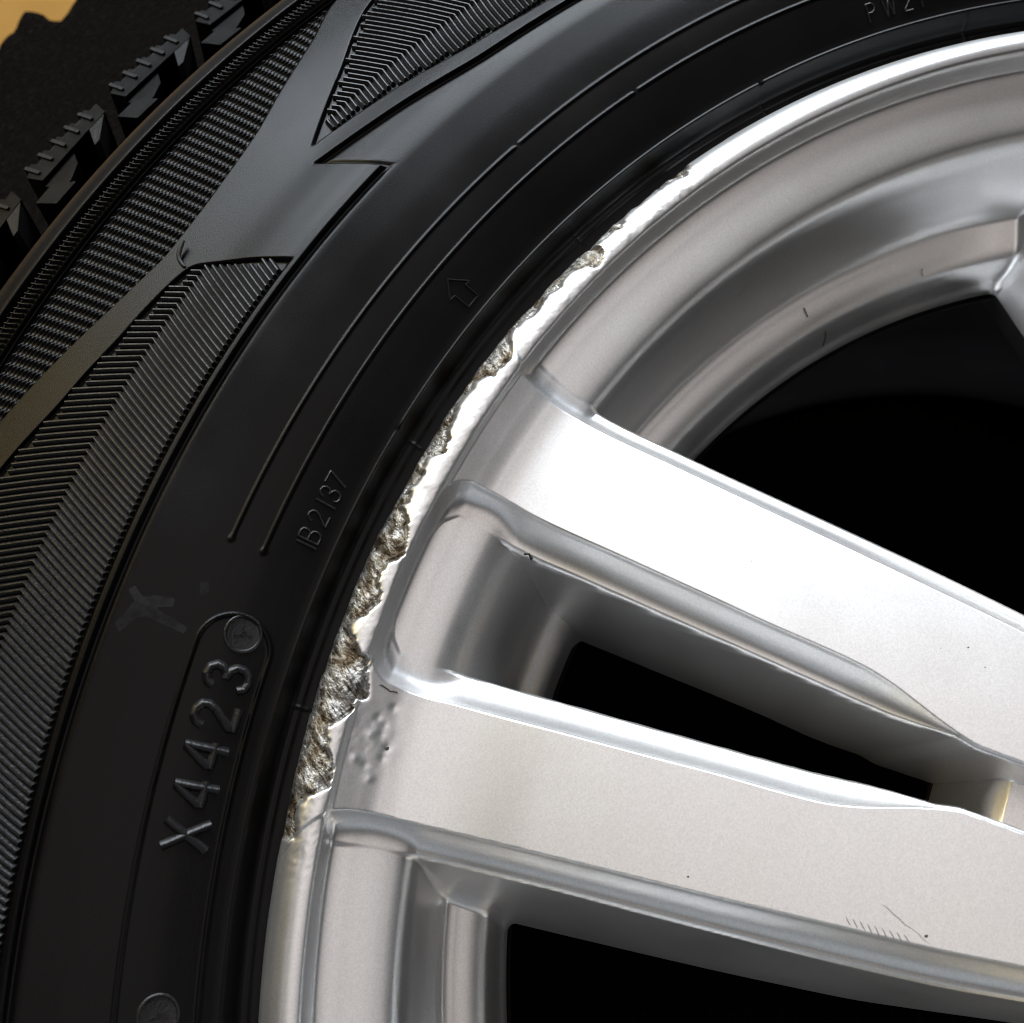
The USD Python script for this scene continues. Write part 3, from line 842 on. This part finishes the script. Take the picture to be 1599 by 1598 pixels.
# ---------------------------------------------------------------- small marks on the rim
def rim_pt(t, r, lift=.0):
    h = rim_height(np.array([float(t)]), np.array([r * mm]))[0][0]
    a = math.radians(t)
    return np.array([r * mm * math.cos(a), r * mm * math.sin(a), h + lift])


def scratch(t0, r0, t1, r1, w, n=9, wob=.0002):
    tt, rr = np.linspace(t0, t1, n), np.linspace(r0, r1, n)
    p = np.array([rim_pt(a, b, .00002) for a, b in zip(tt, rr)])
    p[:, :2] += rng.uniform(-wob, wob, (n, 2))
    return tube(p, np.r_[.3, np.full(n - 2, 1.0), .3] * w * mm, 6)


put('scratch', *scratch(164.06, 214.6, 164.15, 210.8, .16), 'dark_dirt', RIM)
put('scratch', *scratch(170.02, 121.98, 172.6, 114.4, .05), 'dark_dirt', RIM)
for i in range(9):
    w = i / 8
    t0, r0 = 171.50 + .62 * w, 127.6 - 9.2 * w
    put('scratch', *scratch(t0, r0, t0 + .78 * (1 - .5 * abs(w - .45)), r0 - .9, .07, 5, .00005), 'dark_dirt', RIM)
for (t0, r0, s) in ((146.99, 119.37, .25), (147.94, 115.55, .18), (148.74, 159.08, .16), (149.53, 165.96, .12), (148.2, 123.32, .14), (166.95, 210.0, .55), (164.2, 216.4, .3), (172.0, 114.9, .45), (170.6, 153.5, .3)):
    s *= .7
    m = trimesh.creation.icosphere(2, s * mm)
    m.vertices *= [1.25, .8, .3]
    m.vertices += .25 * s * mm * (meshkit.noise(m.vertices / (s * mm) * 1.7, 3)[:, None] - .5)
    m.apply_translation(rim_pt(t0, r0))
    put('dirt_speck', m.vertices, m.faces, 'dark_dirt', RIM, smooth=True)

# loose bristles lying on the wheel
def bristle(label, pts, rad, group=None):
    v, f = tube(np.array([rim_pt(*p) for p in pts]) + np.array([0, 0, LIP_Z]), rad)
    put('bristle', v, f, 'black_fibre', None, smooth=60, label=label, category='bristle')


bristle('short black bristle on the lower ledge of the upper window, leftmost of three', [(123.1, 188.08, .0003), (123.2, 186.8, .0005), (123.21, 185.67, .0003)], .00014)
bristle('short black bristle on the inner edge of the ledge in the upper window', [(121.93, 180.79, .0003), (121.9, 179.6, .0005), (122.03, 178.39, .0003)], .00014)
bristle('tiny curved black bristle near the bright wall corner at the right of the upper window', [(112.13, 184.46, .0003), (112.3, 183.6, .0005), (112.21, 182.84, .0003)], .00010)
bristle('tiny black bristle at the outer corner of the slot between the twin spokes', [(154.05, 197.6, .0006), (154.0, 196.8, .0012), (154.15, 195.8, .0006)], .00022)
